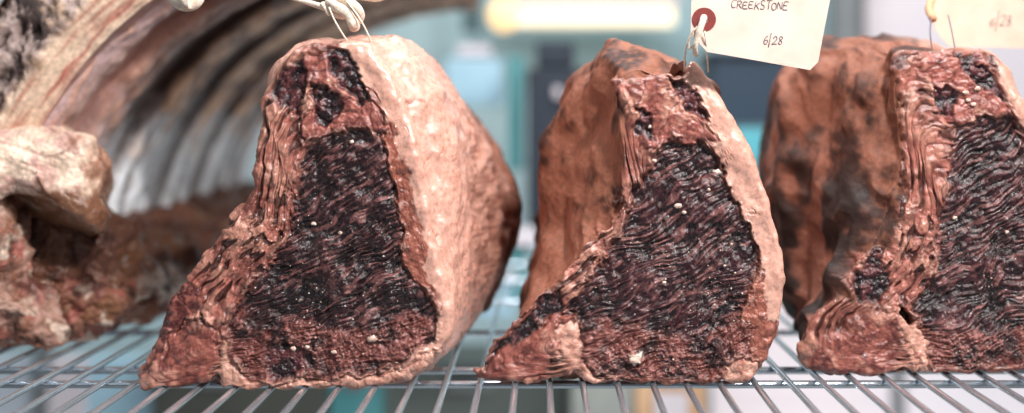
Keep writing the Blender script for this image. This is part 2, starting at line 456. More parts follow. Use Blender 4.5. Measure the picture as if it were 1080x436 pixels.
# --- left loin
faceA = [(283, 95), (292, 74), (318, 51), (345, 45), (385, 46), (412, 75), (434, 130), (448, 190), (458, 250), (470, 295), (478, 335), (466, 368), (440, 395), (400, 406),
         (330, 411), (262, 413), (238, 414), (226, 400), (205, 406), (175, 412), (150, 411), (150, 392), (165, 362), (177, 320), (202, 288), (236, 242), (262, 210), (270, 170), (281, 130), (277, 108)]
secA = [(1.00, [(290, 75), (320, 48), (380, 42), (425, 48), (455, 85), (478, 140), (486, 200), (488, 260), (488, 310), (480, 345), (462, 378), (430, 396), (330, 400), (230, 400), (175, 398), (175, 350), (200, 300), (240, 245), (270, 200), (280, 130)], (350, 280)),
        (1.08, [(300, 80), (340, 50), (400, 42), (440, 52), (470, 90), (492, 140), (500, 200), (503, 260), (500, 310), (490, 345), (470, 368), (430, 376), (330, 377), (240, 377), (200, 370), (215, 320), (250, 250), (275, 200), (285, 130)], (370, 265)),
        (1.17, [(330, 90), (370, 60), (430, 52), (465, 75), (500, 120), (528, 165), (540, 210), (540, 260), (525, 300), (508, 330), (480, 352), (430, 357), (330, 357), (270, 350), (270, 300), (290, 200), (300, 130)], (410, 250)),
        (1.25, [(350, 100), (400, 72), (450, 70), (490, 105), (525, 150), (547, 200), (553, 240), (542, 275), (520, 300), (500, 330), (460, 340), (380, 341), (310, 335), (310, 280), (320, 160)], (430, 230)),
        (1.30, [(370, 120), (410, 95), (450, 92), (485, 125), (515, 165), (530, 200), (535, 240), (525, 275), (505, 300), (490, 320), (450, 330), (380, 330), (330, 320), (330, 260), (340, 160)], (430, 220))]
regA = [
 ('shred', [(283, 108), (318, 110), (322, 160), (312, 215), (304, 250), (284, 285), (254, 315), (238, 345), (232, 375), (215, 338), (190, 330), (172, 330), (200, 285), (235, 240), (258, 210), (266, 170)], 2.5),
 ('dred', [(150, 395), (165, 362), (172, 320), (196, 296), (218, 312), (206, 335), (182, 352), (165, 385)], 3),
 ('fatbr', [(395, 110), (440, 120), (452, 190), (470, 280), (460, 330), (425, 300), (415, 200)], 3),
 ('fat', [(352, 35), (395, 35), (440, 90), (470, 150), (490, 230), (510, 330), (480, 385), (440, 420), (412, 420), (408, 396), (440, 372), (461, 345), (466, 322), (452, 290), (444, 250), (436, 200), (420, 145), (396, 105), (374, 72)], 2.0),
 ('bone', [(316, 60), (340, 52), (362, 95), (396, 112), (410, 142), (385, 140), (350, 142), (320, 156), (316, 130), (328, 110)], 2),
 ('eye', [(318, 158), (345, 147), (380, 141), (403, 146), (412, 180), (420, 230), (425, 270), (430, 292), (452, 312), (463, 332), (458, 358), (430, 376), (400, 385), (340, 393), (290, 398), (262, 390), (243, 368), (238, 342), (256, 312), (282, 285), (300, 255), (310, 220), (314, 190)], 3.0),
 ('mottle', [(240, 350), (262, 322), (296, 334), (350, 350), (400, 352), (436, 330), (458, 335), (456, 360), (430, 380), (400, 390), (340, 399), (280, 402), (255, 392), (242, 372)], 6),
 ('dk', [(278, 372), (300, 362), (330, 370), (335, 390), (310, 402), (285, 398)], 4),
 ('dk', [(341, 56), (362, 53), (378, 76), (389, 104), (382, 116), (364, 95), (350, 78)], 1.6),
 ('dk', [(328, 94), (345, 91), (359, 105), (357, 125), (345, 135), (331, 126)], 1.8),
 ('dk', [(285, 92), (300, 72), (316, 62), (324, 80), (314, 118), (300, 114), (290, 105)], 3),
 ('tail', [(146, 415), (148, 400), (165, 378), (182, 352), (198, 344), (222, 342), (229, 350), (230, 375), (224, 398), (205, 412)], 1.8),
 ('fatpk', [(231, 360), (238, 366), (246, 388), (258, 399), (290, 406), (350, 402), (410, 394), (448, 380), (460, 372), (450, 402), (430, 412), (330, 420), (240, 424), (228, 404), (232, 385)], 2.0),
]
def bodyA(S, ang, depth, mm, V, nrm):
    cf, hf = S('fat'); cb, hb = S('brown'); cs, hs = S('fatpk')
    right = sstep(-.35, .15, np.cos(ang + .45))             # right side and top right carry the fat cap
    n = fbm(mm / 30 + 12, 3); st = ridged(mm / np.array([30., 30., 9.]) + 3, 2)
    k = sstep(.03, .15, depth + .04 * n)                     # towards the back the fat gives way to brown crust
    kk = np.clip(k + .25 * sstep(.35, .8, n) * sstep(.02, .06, depth), 0, 1)
    c = cf + (cs - cf) * kk[:, None]; hh = hf + (hs - hf) * kk + 2.2 * n + kk * 1.5 * st
    k2 = sstep(.14, .23, depth + .05 * n); c = c + (cb - c) * k2[:, None]; hh = hh + (hb - hh) * k2
    top = sstep(.985, .9, -0 + V[:, 2] * 0 + 1) * 0
    c = cb + (c - cb) * right[:, None]; hh = hb + (hh - hb) * right
    return c, hh, (right > .5) & (k < .5)
A = thing('beef_loin', 'leftmost beef loin, broad smooth pale fat down its right side, black cut face', 'aged beef', tuple(at(340, 410, .965) * [1, 1, 0]), GL)
build_loin(A, faceA, (340, 290), .962, secA, regA, 24, bodyA, 1.0, flakes=[(393, 357, 5), (352, 371, 3), (309, 368, 3.2), (324, 366, 2.5), (330, 236, 2.6), (300, 232, 2), (370, 150, 2.5), (358, 246, 2.4)])

# --- middle loin
faceB = [(646, 84), (665, 70), (700, 63), (732, 66), (752, 92), (776, 132), (798, 178), (815, 225), (826, 270), (825, 310), (819, 350), (806, 385), (790, 402), (755, 405),
         (700, 404), (650, 404), (620, 406), (604, 392), (580, 398), (555, 402), (520, 402), (501, 396), (508, 374), (534, 340), (562, 308), (592, 284), (622, 256), (641, 235), (656, 200), (655, 150), (646, 108)]
secB = [(1.00, [(640, 70), (670, 58), (710, 57), (740, 70), (765, 110), (790, 160), (808, 220), (818, 270), (818, 320), (808, 365), (790, 392), (700, 397), (600, 396), (530, 396), (512, 385), (535, 345), (556, 312), (580, 285), (600, 255), (618, 220), (628, 160), (630, 100)], (738, 312)),
        (1.04, [(620, 68), (650, 48), (690, 46), (730, 66), (755, 110), (780, 170), (800, 230), (805, 300), (790, 370), (760, 386), (650, 387), (560, 385), (530, 375), (545, 330), (560, 290), (570, 250), (578, 200), (592, 140), (603, 95)], (708, 292)),
        (1.10, [(610, 70), (640, 46), (680, 45), (715, 66), (745, 120), (770, 180), (785, 240), (785, 310), (765, 360), (730, 372), (640, 372), (565, 370), (545, 350), (548, 310), (558, 270), (560, 230), (567, 185), (583, 130), (597, 90)], (703, 272)),
        (1.20, [(620, 75), (645, 56), (680, 55), (710, 80), (735, 130), (755, 190), (765, 250), (760, 310), (735, 345), (690, 351), (620, 351), (575, 345), (562, 315), (562, 260), (568, 200), (585, 140), (602, 100)], (698, 262)),
        (1.26, [(630, 95), (650, 80), (680, 80), (705, 105), (725, 150), (740, 200), (745, 250), (740, 300), (720, 330), (680, 338), (620, 338), (590, 325), (580, 290), (580, 240), (590, 180), (605, 130)], (690, 245))]
regB = [
 ('brown', [(640, 60), (700, 55), (732, 60), (728, 78), (700, 76), (665, 84), (650, 100)], 4),
 ('shred', [(640, 80), (662, 86), (670, 120), (674, 160), (666, 205), (652, 240), (634, 265), (612, 295), (600, 320), (585, 312), (560, 308), (600, 275), (635, 240), (650, 200), (648, 150)], 2.5),
 ('brown', [(636, 80), (652, 100), (660, 150), (658, 205), (643, 238), (612, 268), (588, 298), (560, 320), (530, 350), (506, 384), (490, 385), (515, 330), (560, 285), (590, 262), (628, 230), (642, 200), (636, 150)], 4),
 ('fatbr', [(800, 262), (830, 285), (828, 330), (812, 380), (795, 408), (765, 405), (762, 385), (780, 360), (784, 320), (795, 295)], 2.5),
 ('fat', [(730, 58), (748, 62), (775, 95), (800, 140), (822, 185), (840, 235), (845, 280), (840, 340), (812, 345), (807, 300), (801, 270), (790, 240), (776, 205), (757, 165), (740, 128), (722, 90)], 1.6),
 ('bone', [(660, 88), (698, 80), (724, 90), (745, 122), (758, 150), (722, 147), (692, 157), (675, 155), (688, 125), (668, 115)], 1.8),
 ('eye', [(694, 158), (712, 146), (740, 150), (757, 170), (775, 208), (790, 246), (799, 275), (790, 310), (772, 345), (735, 362), (690, 350), (640, 338), (610, 348), (600, 325), (612, 300), (640, 272), (656, 245), (666, 215), (680, 185)], 3.0),
 ('mottle', [(604, 345), (640, 334), (690, 348), (740, 358), (775, 338), (797, 345), (792, 380), (762, 397), (700, 401), (650, 399), (622, 392), (608, 372)], 5),
 ('dk', [(704, 84), (720, 84), (736, 104), (750, 126), (740, 127), (720, 108)], 1.6),
 ('dk', [(670, 112), (690, 120), (686, 146), (671, 142)], 1.8),
 ('dk', [(512, 378), (544, 346), (570, 318), (592, 306), (594, 324), (570, 342), (540, 364), (518, 382)], 2.2),
 ('tail', [(499, 400), (503, 390), (520, 379), (560, 353), (588, 330), (600, 335), (598, 356), (586, 376), (572, 396), (550, 408), (515, 408)], 1.6),
 ('fatpk', [(590, 346), (602, 340), (612, 365), (621, 390), (650, 406), (612, 412), (600, 392), (590, 372)], 1.6),
 ('fatpk', [(764, 386), (785, 374), (800, 382), (796, 408), (768, 410)], 2),
 ('white', [(662, 376), (667, 371), (677, 374), (676, 383), (666, 385)], 1.5),
]
def bodyB(S, ang, depth, mm, V, nrm):
    cf, hf = S('fat'); cb, hb = S('brown')
    right = sstep(.2, .6, np.cos(ang + .25))
    return cb + (cf - cb) * right[:, None], hb * 1.15 + (hf - hb * 1.15) * right, right > .5
B = thing('beef_loin', 'middle beef loin under the red-ringed tag, brown wrinkled side, thin pale rim', 'aged beef', tuple(at(670, 400, .98) * [1, 1, 0]), GL)
build_loin(B, faceB, (738, 312), .976, secB, regB, 27, bodyB, 2.0, flakes=[(757, 182, 4.2), (715, 218, 4), (690, 170, 3.2), (686, 134, 3), (668, 379, 5.5), (722, 224, 2.6), (748, 200, 2), (700, 298, 2.4)])

# --- right loin
faceC = [(938, 74), (955, 56), (1000, 54), (1045, 56), (1062, 76), (1085, 118), (1108, 165), (1125, 220), (1133, 280), (1126, 340), (1110, 375), (1082, 391), (1030, 393), (985, 394), (960, 390),
         (940, 393), (900, 396), (868, 393), (850, 384), (847, 362), (860, 336), (892, 302), (914, 262), (930, 220), (945, 172), (942, 120)]
secC = [(1.03, [(925, 70), (945, 48), (1000, 48), (1050, 56), (1080, 120), (1110, 200), (1120, 280), (1105, 360), (1060, 388), (960, 389), (880, 388), (850, 370), (845, 340), (858, 310), (880, 270), (895, 220), (910, 170), (915, 110)], (1000, 280)),
        (1.08, [(880, 62), (905, 42), (960, 42), (1020, 55), (1060, 120), (1090, 200), (1100, 280), (1085, 350), (1040, 376), (950, 377), (880, 375), (848, 355), (832, 325), (838, 280), (848, 240), (858, 190), (865, 130), (868, 90)], (970, 260)),
        (1.15, [(840, 55), (865, 38), (930, 38), (990, 55), (1030, 120), (1055, 200), (1065, 270), (1050, 330), (1000, 359), (930, 360), (870, 358), (835, 340), (815, 305), (808, 260), (800, 200), (806, 150), (812, 100), (822, 72)], (930, 240)),
        (1.25, [(828, 65), (850, 50), (910, 50), (970, 70), (1000, 130), (1020, 200), (1020, 270), (1000, 320), (950, 340), (880, 341), (835, 335), (812, 300), (803, 250), (800, 200), (805, 150), (812, 105)], (910, 230)),
        (1.31, [(845, 90), (865, 80), (910, 80), (950, 100), (970, 150), (985, 210), (980, 270), (960, 310), (920, 330), (870, 330), (835, 315), (825, 280), (818, 230), (820, 180), (828, 130)], (900, 220))]
regC = [
 ('shred', [(940, 70), (986, 70), (1002, 130), (998, 200), (993, 250), (984, 300), (964, 332), (950, 330), (922, 312), (905, 285), (925, 240), (940, 200), (950, 165), (938, 120)], 2.5),
 ('brown', [(925, 60), (946, 80), (950, 120), (955, 175), (950, 235), (936, 265), (905, 268), (892, 300), (905, 318), (880, 330), (850, 350), (838, 350), (860, 310), (900, 270), (920, 225), (935, 170), (930, 110)], 4),
 ('bone', [(966, 62), (1000, 60), (1040, 60), (1058, 100), (1066, 126), (1036, 120), (1010, 137), (994, 124), (984, 80)], 2),
 ('fat', [(1052, 50), (1075, 60), (1110, 130), (1145, 210), (1155, 290), (1140, 360), (1105, 402), (1085, 384), (1112, 345), (1122, 280), (1106, 200), (1086, 145), (1062, 112)], 2),
 ('crust', [(838, 385), (842, 352), (862, 328), (888, 318), (905, 322), (925, 312), (940, 320), (900, 352), (866, 372)], 6),
 ('eye', [(1008, 142), (1038, 125), (1068, 130), (1088, 160), (1106, 215), (1118, 280), (1108, 340), (1085, 366), (1040, 374), (1010, 386), (985, 376), (976, 345), (966, 325), (986, 300), (993, 250), (998, 200), (1003, 165)], 3.0),
 ('mottle', [(972, 350), (1000, 345), (1050, 355), (1095, 345), (1110, 360), (1080, 384), (1030, 388), (990, 388)], 5),
 ('dk', [(984, 94), (1000, 88), (1012, 104), (1006, 122), (988, 120)], 1.6),
 ('dk', [(1008, 58), (1030, 58), (1052, 88), (1064, 112), (1044, 98), (1020, 80)], 1.8),
 ('dk', [(903, 288), (924, 262), (938, 285), (932, 315), (908, 320)], 3),
 ('tail', [(845, 398), (856, 368), (876, 352), (898, 345), (918, 332), (938, 326), (948, 338), (944, 362), (940, 400), (900, 404), (862, 404)], 6),
 ('fatpk', [(948, 326), (966, 342), (976, 362), (988, 398), (974, 398), (960, 368), (947, 350)], 1.6),
 ('hole', [(950, 334), (957, 330), (963, 337), (960, 345), (952, 344)], 1.5),
]
def bodyC(S, ang, depth, mm, V, nrm):
    cf, hf = S('fat'); cb, hb = S('cbrown'); c1, h1 = S('brown')
    right = sstep(.2, .6, np.cos(ang + .25))
    up = sstep(.12, .21, V[:, 2] + .05 * fbm(mm / 30 + 8, 2))
    cb = cb + (c1 - cb) * (up * .8)[:, None]
    return cb + (cf - cb) * right[:, None], hb * 1.3 + (hf - hb * 1.3) * right, right > .5
Cc = thing('beef_loin', 'rightmost beef loin cut off by the picture edge, dark brown side, hole by its foot', 'aged beef', tuple(at(960, 393, 1.0) * [1, 1, 0]), GL)
build_loin(Cc, faceC, (1030, 290), 1.005, secC, regC, 28, bodyC, 3.0, flakes=[(1018, 98, 3.2), (1030, 94, 3.4), (1021, 106, 2.6), (1026, 110, 3), (1008, 230, 2.4), (1062, 245, 2.4)])

# ------------------------------------------------------------------ rib section at the left
R = thing('beef_rib_section', 'large hollow rib section lying at the left, curved ribs arching over a dark brown hollow', 'aged beef', tuple(at(60, 370, 1.11) * [1, 1, 0]))
arc_px = [(-20, 330), (-8, 290), (0, 230), (22, 165), (58, 105), (100, 50), (156, 0), (232, -46), (330, -82), (450, -98)]
YA = 1.10
arc = np.array(spline([at(x, y, YA) for x, y in arc_px], 40))
seg = np.concatenate([[0], np.cumsum(np.linalg.norm(np.diff(arc, axis=0), axis=1))]); La = seg[-1]
def arcpt(s):
    return np.stack([np.interp(s, seg, arc[:, 0]), np.interp(s, seg, arc[:, 2])], -1)
def arcn(s):
    t = arcpt(s + .002) - arcpt(s - .002); t /= np.linalg.norm(t, axis=-1)[..., None]
    return np.stack([t[..., 1], -t[..., 0]], -1)              # into the hollow
def grid_faces(nu, nv):
    i = (np.arange(nu - 1)[:, None] * nv + np.arange(nv - 1)[None, :])
    return np.stack([i, i + 1, i + nv + 1, i + nv], -1).reshape(-1, 4)
NRIB = 13; pitch = .073
def rib_col(P, s, kind, i, prof=None):
    mm = P * 1000; n = fbm(mm / 30 + 4, 3); f = fbm(np.stack([s * 1000 / 70, P[:, 1] * 1000 / 6, 0 * s], 1) + 9, 3); fi = fbm(mm / 3.5, 2)
    brown = np.array((.22, .10, .06)); dark = np.array((.04, .018, .013)); silver_sheen = np.array((.82, .85, .89)); pale = np.array((.80, .60, .44)); pink = np.array((.52, .27, .22)); lav = np.array((.42, .30, .30))  # silvery tone: pale fascia plus its wet bluish reflection, painted in
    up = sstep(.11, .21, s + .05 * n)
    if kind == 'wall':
        c = silver_sheen * .45 * (1 - up)[:, None] + dark * up[:, None]
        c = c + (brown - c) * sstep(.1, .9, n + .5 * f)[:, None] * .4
        c = c + (silver_sheen - c) * (sstep(.20, .08, s + .04 * n) * .6)[:, None]
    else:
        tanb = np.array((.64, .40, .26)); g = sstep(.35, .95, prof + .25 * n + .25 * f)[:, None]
        hi = silver_sheen * 1.1 * (1 - up)[:, None] + (brown + (tanb - brown) * sstep(-.3, .5, n + .3 * math.sin(i * 2.3))[:, None]) * up[:, None]
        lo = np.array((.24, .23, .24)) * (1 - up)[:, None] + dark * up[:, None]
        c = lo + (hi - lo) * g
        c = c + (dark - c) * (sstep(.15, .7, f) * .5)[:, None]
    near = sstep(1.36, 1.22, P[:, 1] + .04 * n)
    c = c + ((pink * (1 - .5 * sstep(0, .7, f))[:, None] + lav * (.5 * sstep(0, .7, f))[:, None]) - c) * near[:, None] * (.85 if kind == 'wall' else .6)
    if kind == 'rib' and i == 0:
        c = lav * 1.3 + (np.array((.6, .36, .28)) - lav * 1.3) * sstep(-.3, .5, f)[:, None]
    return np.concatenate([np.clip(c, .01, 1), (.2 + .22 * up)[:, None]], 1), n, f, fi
# wall between the ribs (inner skin + outer crust as one closed sheet)
nu, nv = 260, 300
s_ = np.linspace(0, La, nu); y_ = np.linspace(YA, YA + NRIB * pitch, nv)
Sg, Yg = np.meshgrid(s_, y_, indexing='ij'); sf, yf = Sg.ravel(), Yg.ravel()
ap, an = arcpt(sf), arcn(sf)
def shell(off):
    return np.stack([ap[:, 0] + an[:, 0] * off, yf, ap[:, 1] + an[:, 1] * off], 1)
P0 = shell(np.zeros(len(sf)))
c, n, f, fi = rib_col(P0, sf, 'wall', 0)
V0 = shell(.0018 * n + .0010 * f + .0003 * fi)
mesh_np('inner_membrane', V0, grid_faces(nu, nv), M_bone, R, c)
# outer crust: thick, rough, wraps the near edge
nw = 70
wv_ = np.linspace(0, 1, nw)
Sg, Wg = np.meshgrid(np.linspace(0, La, 420), wv_, indexing='ij'); sf2, wf = Sg.ravel(), Wg.ravel()
ap2, an2 = arcpt(sf2), arcn(sf2)
off = .002 - .088 * wf; yy2 = YA + .0 - .02 * np.sin(PI * wf) * 1
Pc = np.stack([ap2[:, 0] + an2[:, 0] * off, yy2, ap2[:, 1] + an2[:, 1] * off], 1); mm2 = Pc * 1000
r1 = ridged(mm2 / 15 + 2, 4); f1 = fbm(mm2 / 5 + 7, 3); b1 = fbm(mm2 / 28, 2)
Pc[:, 1] -= (.007 * r1 + .002 * f1 + .010 * b1) * sstep(.2, .42, wf) + .002 * b1 - .01 * sstep(.3, .5, wf)
w = sstep(-.3, .8, r1 + .3 * f1)[:, None]; grey = np.array((.36, .27, .245)); dkc = np.array((.05, .028, .024)); tan = np.array((.52, .34, .2))
cc = dkc + (grey - dkc) * w; cc = cc + (tan - cc) * (sstep(.3, .9, b1 + .4 * f1) * .6)[:, None]
edge = sstep(.36, .27, wf + .08 * b1 + .04 * f1)[:, None]; redl = np.exp(-((wf - .07 - .02 * b1) / .012) ** 2)[:, None] * (sstep(.30, .36, sf2 / La) * sstep(.60, .52, sf2 / La))[:, None]
stk = fbm(np.stack([sf2 * 1000 / 60, wf * 1000 / 55, 0 * wf], 1) + 4, 3)
bandc = np.array((.80, .60, .45)) + (np.array((.55, .27, .2)) - np.array((.80, .60, .45))) * sstep(-.1, .7, stk)[:, None]
cc = cc + (bandc * (1 - .1 * f1[:, None]) - cc) * edge * .95
cc = cc + (np.array((.42, .05, .04)) - cc) * redl * .85
cc = np.concatenate([np.clip(cc, .01, 1), np.full((len(Pc), 1), .42)], 1)
mesh_np('cut_edge_crust', Pc, grid_faces(420, nw), M_crust, R, cc)
# the back of the shell
P3 = shell(np.full(len(sf), -.086)); m3 = P3 * 1000; P3 = shell(-.086 + .004 * ridged(m3 / 30, 3))
c3 = np.concatenate([np.array((.33, .16, .1)) * (1 + .5 * fbm(m3 / 20, 3))[:, None], np.full((len(P3), 1), .5)], 1)
mesh_np('outer_crust', P3, grid_faces(nu, nv)[:, ::-1], M_crust, R, np.clip(c3, .01, 1))
# ribs
for i in range(NRIB):
    yc = YA + .016 + i * pitch + (.0, .012, -.008, .010, .0, -.01, .008)[i % 7]; half = (.021, .017, .025, .015, .022, .018, .024)[i % 7]; prou = (.010, .018, .013, .020, .015)[i % 5]
    nn, nc = 240, 26
    sg = np.linspace(.0, La, nn); tg = np.linspace(0, PI, nc)
    S2, T2 = np.meshgrid(sg, tg, indexing='ij'); s2, t2 = S2.ravel(), T2.ravel()
    a2, n2_ = arcpt(s2), arcn(s2)
    wob = .010 * np.sin(s2 * 7 + i * 1.9) + .05 * (s2 / La)
    yc2 = yc + wob - .03 * 0
    hgt = prou * np.sin(t2) ** .8 - .002
    P2 = np.stack([a2[:, 0] + n2_[:, 0] * hgt, yc2 - half * (1 + .28 * np.sin(s2 * 13 + i * 2.7) + .2 * perlin(np.stack([s2 * 30, s2 * 0 + i, s2 * 0], 1))) * np.cos(t2), a2[:, 1] + n2_[:, 1] * hgt], 1)
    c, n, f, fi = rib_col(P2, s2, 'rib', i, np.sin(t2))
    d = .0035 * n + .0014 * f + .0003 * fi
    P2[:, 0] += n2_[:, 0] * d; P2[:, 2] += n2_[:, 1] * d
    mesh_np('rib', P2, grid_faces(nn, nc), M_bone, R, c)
# chine and meat lumps on the rack
def lump(name, face, centre, Yf, secs, seed, colfn, disp, NT=520, NR=110, NB=150, mat=None):
    th = np.linspace(0, 2 * PI, NT, endpoint=False); r0 = radial(face, centre, th); cx, cy = centre; pos = []
    for k in np.linspace(.00002, 1, NR) ** .8:
        # rounded front: bulges towards the camera at the middle
        Y = Yf - .03 * math.sqrt(max(0, 1 - k * k)) + .0
        pos.append(np.stack([(cx + r0 * k * np.cos(th) - VX) / F * Yf, np.full(NT, Y), H - (cy + r0 * k * np.sin(th) - VY) / F * Yf], 1))
    S = [pos[-1].T]
    for (Yk, pl, ck) in secs:
        rk = radial(pl, ck, th); p = at(ck[0] + rk * np.cos(th), ck[1] + rk * np.sin(th), Yk); S.append(p)
    ns = len(S)
    for t in np.linspace(0, ns - 1, NB + 1)[1:]:
        i = min(int(t), ns - 2); f = t - i; a = S[max(i - 1, 0)]; b = S[i]; c = S[i + 1]; d = S[min(i + 2, ns - 1)]
        pos.append((.5 * ((2 * b) + (c - a) * f + (2 * a - 5 * b + 4 * c - d) * f * f + (3 * b - a - 3 * c + d) * f ** 3)).T)
    last = pos[-1]; cc = last.mean(0)
    for k in (.85, .5, .1):
        q = cc + (last - cc) * k; q[:, 1] += .02 * (1 - k); pos.append(q)
    V = np.concatenate(pos); n_ = len(pos)
    i0 = np.arange(n_ - 1)[:, None] * NT + np.arange(NT)[None, :]; i1 = np.arange(n_ - 1)[:, None] * NT + (np.arange(NT)[None, :] + 1) % NT
    q = np.stack([i0, i0 + NT, i1 + NT, i1], -1).reshape(-1, 4)
    fn = np.cross(V[q[:, 2]] - V[q[:, 0]], V[q[:, 3]] - V[q[:, 1]]); nr = np.zeros_like(V)
    for k in range(4):
        for a in range(3): nr[:, a] += np.bincount(q[:, k], fn[:, a], len(V))
    nr /= np.linalg.norm(nr, axis=1)[:, None] + 1e-12
    if nr[:NT * 5, 1].mean() > 0: nr = -nr; q = q[:, ::-1]
    mm = (V + seed) * 1000
    V2 = V + nr * (disp(mm, V) / 1000)[:, None]
    V2[:, 2] = np.maximum(V2[:, 2], .0022)
    px = VX + F * V[:, 0] / V[:, 1]; py = VY - F * (V[:, 2] - H) / V[:, 1]
    c = colfn(mm, V, px, py)
    return mesh_np(name, V2, q, mat or M_crust, R, np.concatenate([np.clip(c, .01, 1), np.full((len(V), 1), .42)], 1))
def pil(x): return np.sqrt(np.abs(perlin(x)) + .003)
def crs(x, w): return np.exp(-(perlin(x) / w) ** 2)
def disp1(mm, V): return 6 * pil(mm / 52) + 4 * pil(mm / 24 + 9) + 13 * fbm(mm / 40 + 3, 4) + 5 + .7 * fbm(mm / 3, 2) - 13
def col1(mm, V, px, py):
    a = np.array((.30, .13, .085)); b = np.array((.09, .035, .026)); t = np.array((.30, .13, .05)); cr = np.array((.78, .62, .50)); rd = np.array((.42, .14, .11))
    r = ridged(mm / 22 + 8, 3); n = fbm(mm / 16 + 21, 3); g = fbm(mm / 40 + 2, 2); fi = fbm(mm / 5, 2)
    c = a + (b - a) * sstep(-.2, .7, -r + .5 * n)[:, None]
    c = c + (t - c) * (sstep(0, .6, g) * .5)[:, None]
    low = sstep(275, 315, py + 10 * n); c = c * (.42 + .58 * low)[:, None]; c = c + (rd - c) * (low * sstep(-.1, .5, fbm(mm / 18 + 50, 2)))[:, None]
    c = c + (cr - c) * (low * sstep(.15, .45, fbm(mm / 20 + 77, 3)) * .9)[:, None]
    d = np.hypot((px - 185) / 32, (py - 300) / 20); c = c + (np.array((.85, .72, .62)) - c) * sstep(1.2, .7, d + .3 * n)[:, None]
    ck = np.clip(crs(mm / 52, .05) * .7 + .6 * crs(mm / 21 + 9, .05) * sstep(-.2, .4, n) + .9 * sstep(.1, .6, -g + .5 * n), 0, 1)
    c = c + (np.array((.05, .018, .013)) - c) * (ck * .85)[:, None]
    return c * (1 + .2 * fi)[:, None]
def col3(mm, V, px, py):
    c = col1(mm, V, px, py + 100); n = fbm(mm / 30 + 3, 3)
    return c + (np.array((.56, .34, .27)) - c) * (sstep(-.3, .4, n) * .75)[:, None]
lump('flank_flap', [(-90, 190), (-20, 192), (12, 200), (26, 226), (30, 262), (40, 296), (66, 322), (84, 344), (66, 364), (20, 368), (-90, 368)], (-10, 300), 1.10,
     [(1.16, [(-70, 200), (0, 205), (18, 240), (25, 290), (50, 330), (50, 356), (-70, 356)], (-10, 290))], .53, col3, disp1)
lump('chine_meat', [(-90, 235), (0, 205), (60, 195), (105, 205), (116, 235), (112, 262), (128, 285), (140, 312), (128, 338), (100, 354), (60, 366), (0, 366), (-90, 366)], (20, 290), 1.135,
     [(1.18, [(-60, 225), (20, 200), (80, 205), (128, 240), (150, 280), (160, 310), (140, 335), (100, 354), (0, 356), (-60, 354)], (50, 290)),
      (1.30, [(-20, 235), (60, 225), (130, 235), (190, 262), (212, 290), (205, 312), (170, 332), (60, 333), (0, 332)], (90, 285)),
      (1.50, [(60, 225), (130, 218), (200, 225), (238, 245), (250, 270), (235, 292), (200, 304), (120, 305), (70, 300)], (150, 265)),
      (1.72, [(110, 210), (180, 203), (240, 210), (275, 228), (280, 250), (262, 272), (220, 281), (150, 281), (115, 275)], (200, 245)),
      (1.95, [(160, 190), (220, 186), (265, 192), (290, 205), (292, 225), (275, 246), (240, 254), (180, 254), (155, 245)], (225, 220))], .31, col1, disp1)
def disp2(mm, V): return 9 * fbm(mm / 42 + 13, 2) + 2.5 * pil(mm / 38 + 3) + .9 * fbm(mm / 9, 2) + 1 + .45 * fbm(mm / 4, 2) - 8
def col2(mm, V, px, py):
    cr = np.array((.84, .64, .50)); pk = np.array((.68, .42, .36)); br = np.array((.40, .18, .10)); dk = np.array((.07, .03, .02))
    n = fbm(mm / 20 + 5, 3); r = ridged(mm / 14 + 9, 3)
    c = cr + (pk - cr) * sstep(-.3, .6, n)[:, None]
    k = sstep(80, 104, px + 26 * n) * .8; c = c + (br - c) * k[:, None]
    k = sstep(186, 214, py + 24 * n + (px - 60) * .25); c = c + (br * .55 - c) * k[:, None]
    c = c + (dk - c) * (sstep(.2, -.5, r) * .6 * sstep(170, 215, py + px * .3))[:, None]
    c = c + (np.array((.16, .06, .035)) - c) * (np.clip(crs(mm / 60 + 3, .03), 0, 1) * .55)[:, None]
    return c
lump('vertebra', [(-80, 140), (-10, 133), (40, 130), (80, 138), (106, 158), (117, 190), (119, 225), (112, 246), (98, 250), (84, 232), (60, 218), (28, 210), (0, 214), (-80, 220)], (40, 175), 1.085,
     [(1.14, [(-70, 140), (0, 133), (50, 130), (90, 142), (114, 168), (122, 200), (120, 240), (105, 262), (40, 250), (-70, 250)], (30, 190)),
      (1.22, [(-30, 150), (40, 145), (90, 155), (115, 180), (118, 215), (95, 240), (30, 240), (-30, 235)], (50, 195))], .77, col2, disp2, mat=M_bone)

# ------------------------------------------------------------------ wire rack
def steel(name, rough, c=(.62, .63, .64)):
    m, nt, b = new_mat(name); L = nt.links.new
    tc = N(nt, 'ShaderNodeTexCoord'); n = N(nt, 'ShaderNodeTexNoise', Scale=220.0, Detail=5.0); L(tc.outputs['Object'], n.inputs['Vector'])
    mr = N(nt, 'ShaderNodeMapRange'); mr.inputs['To Min'].default_value = rough * .5; mr.inputs['To Max'].default_value = rough * 1.7; L(n.outputs['Fac'], mr.inputs['Value'])
    L(mr.outputs['Result'], b.inputs['Roughness']); b.inputs['Metallic'].default_value = .85; b.inputs['Base Color'].default_value = (*c, 1)
    bp = N(nt, 'ShaderNodeBump', Strength=.15, Distance=.0006); L(n.outputs['Fac'], bp.inputs['Height']); L(bp.outputs['Normal'], b.inputs['Normal'])
    return m
M_steel = steel('chromed_wire', .17, (.72, .80, .88))
RK = thing('wire_rack', 'chromed wire shelf with thin front-to-back wires under all the beef', 'wire rack', (0, 1.2, -.002))
sp = 40.5 / 318 * .2; x0 = (580 - VX) / 318 * .2
for k in range(-25, 21):
    x = x0 + k * sp; pts = []
    for y in np.linspace(.60, 2.10, 34): pts.append((x + .0006 * math.sin(y * 9 + k * 1.7), y, -.0019 + .0005 * math.sin(y * 7 + k)))
    v, f = tube(pts, .0024, 10); obj('wire', v, f, M_steel, RK)
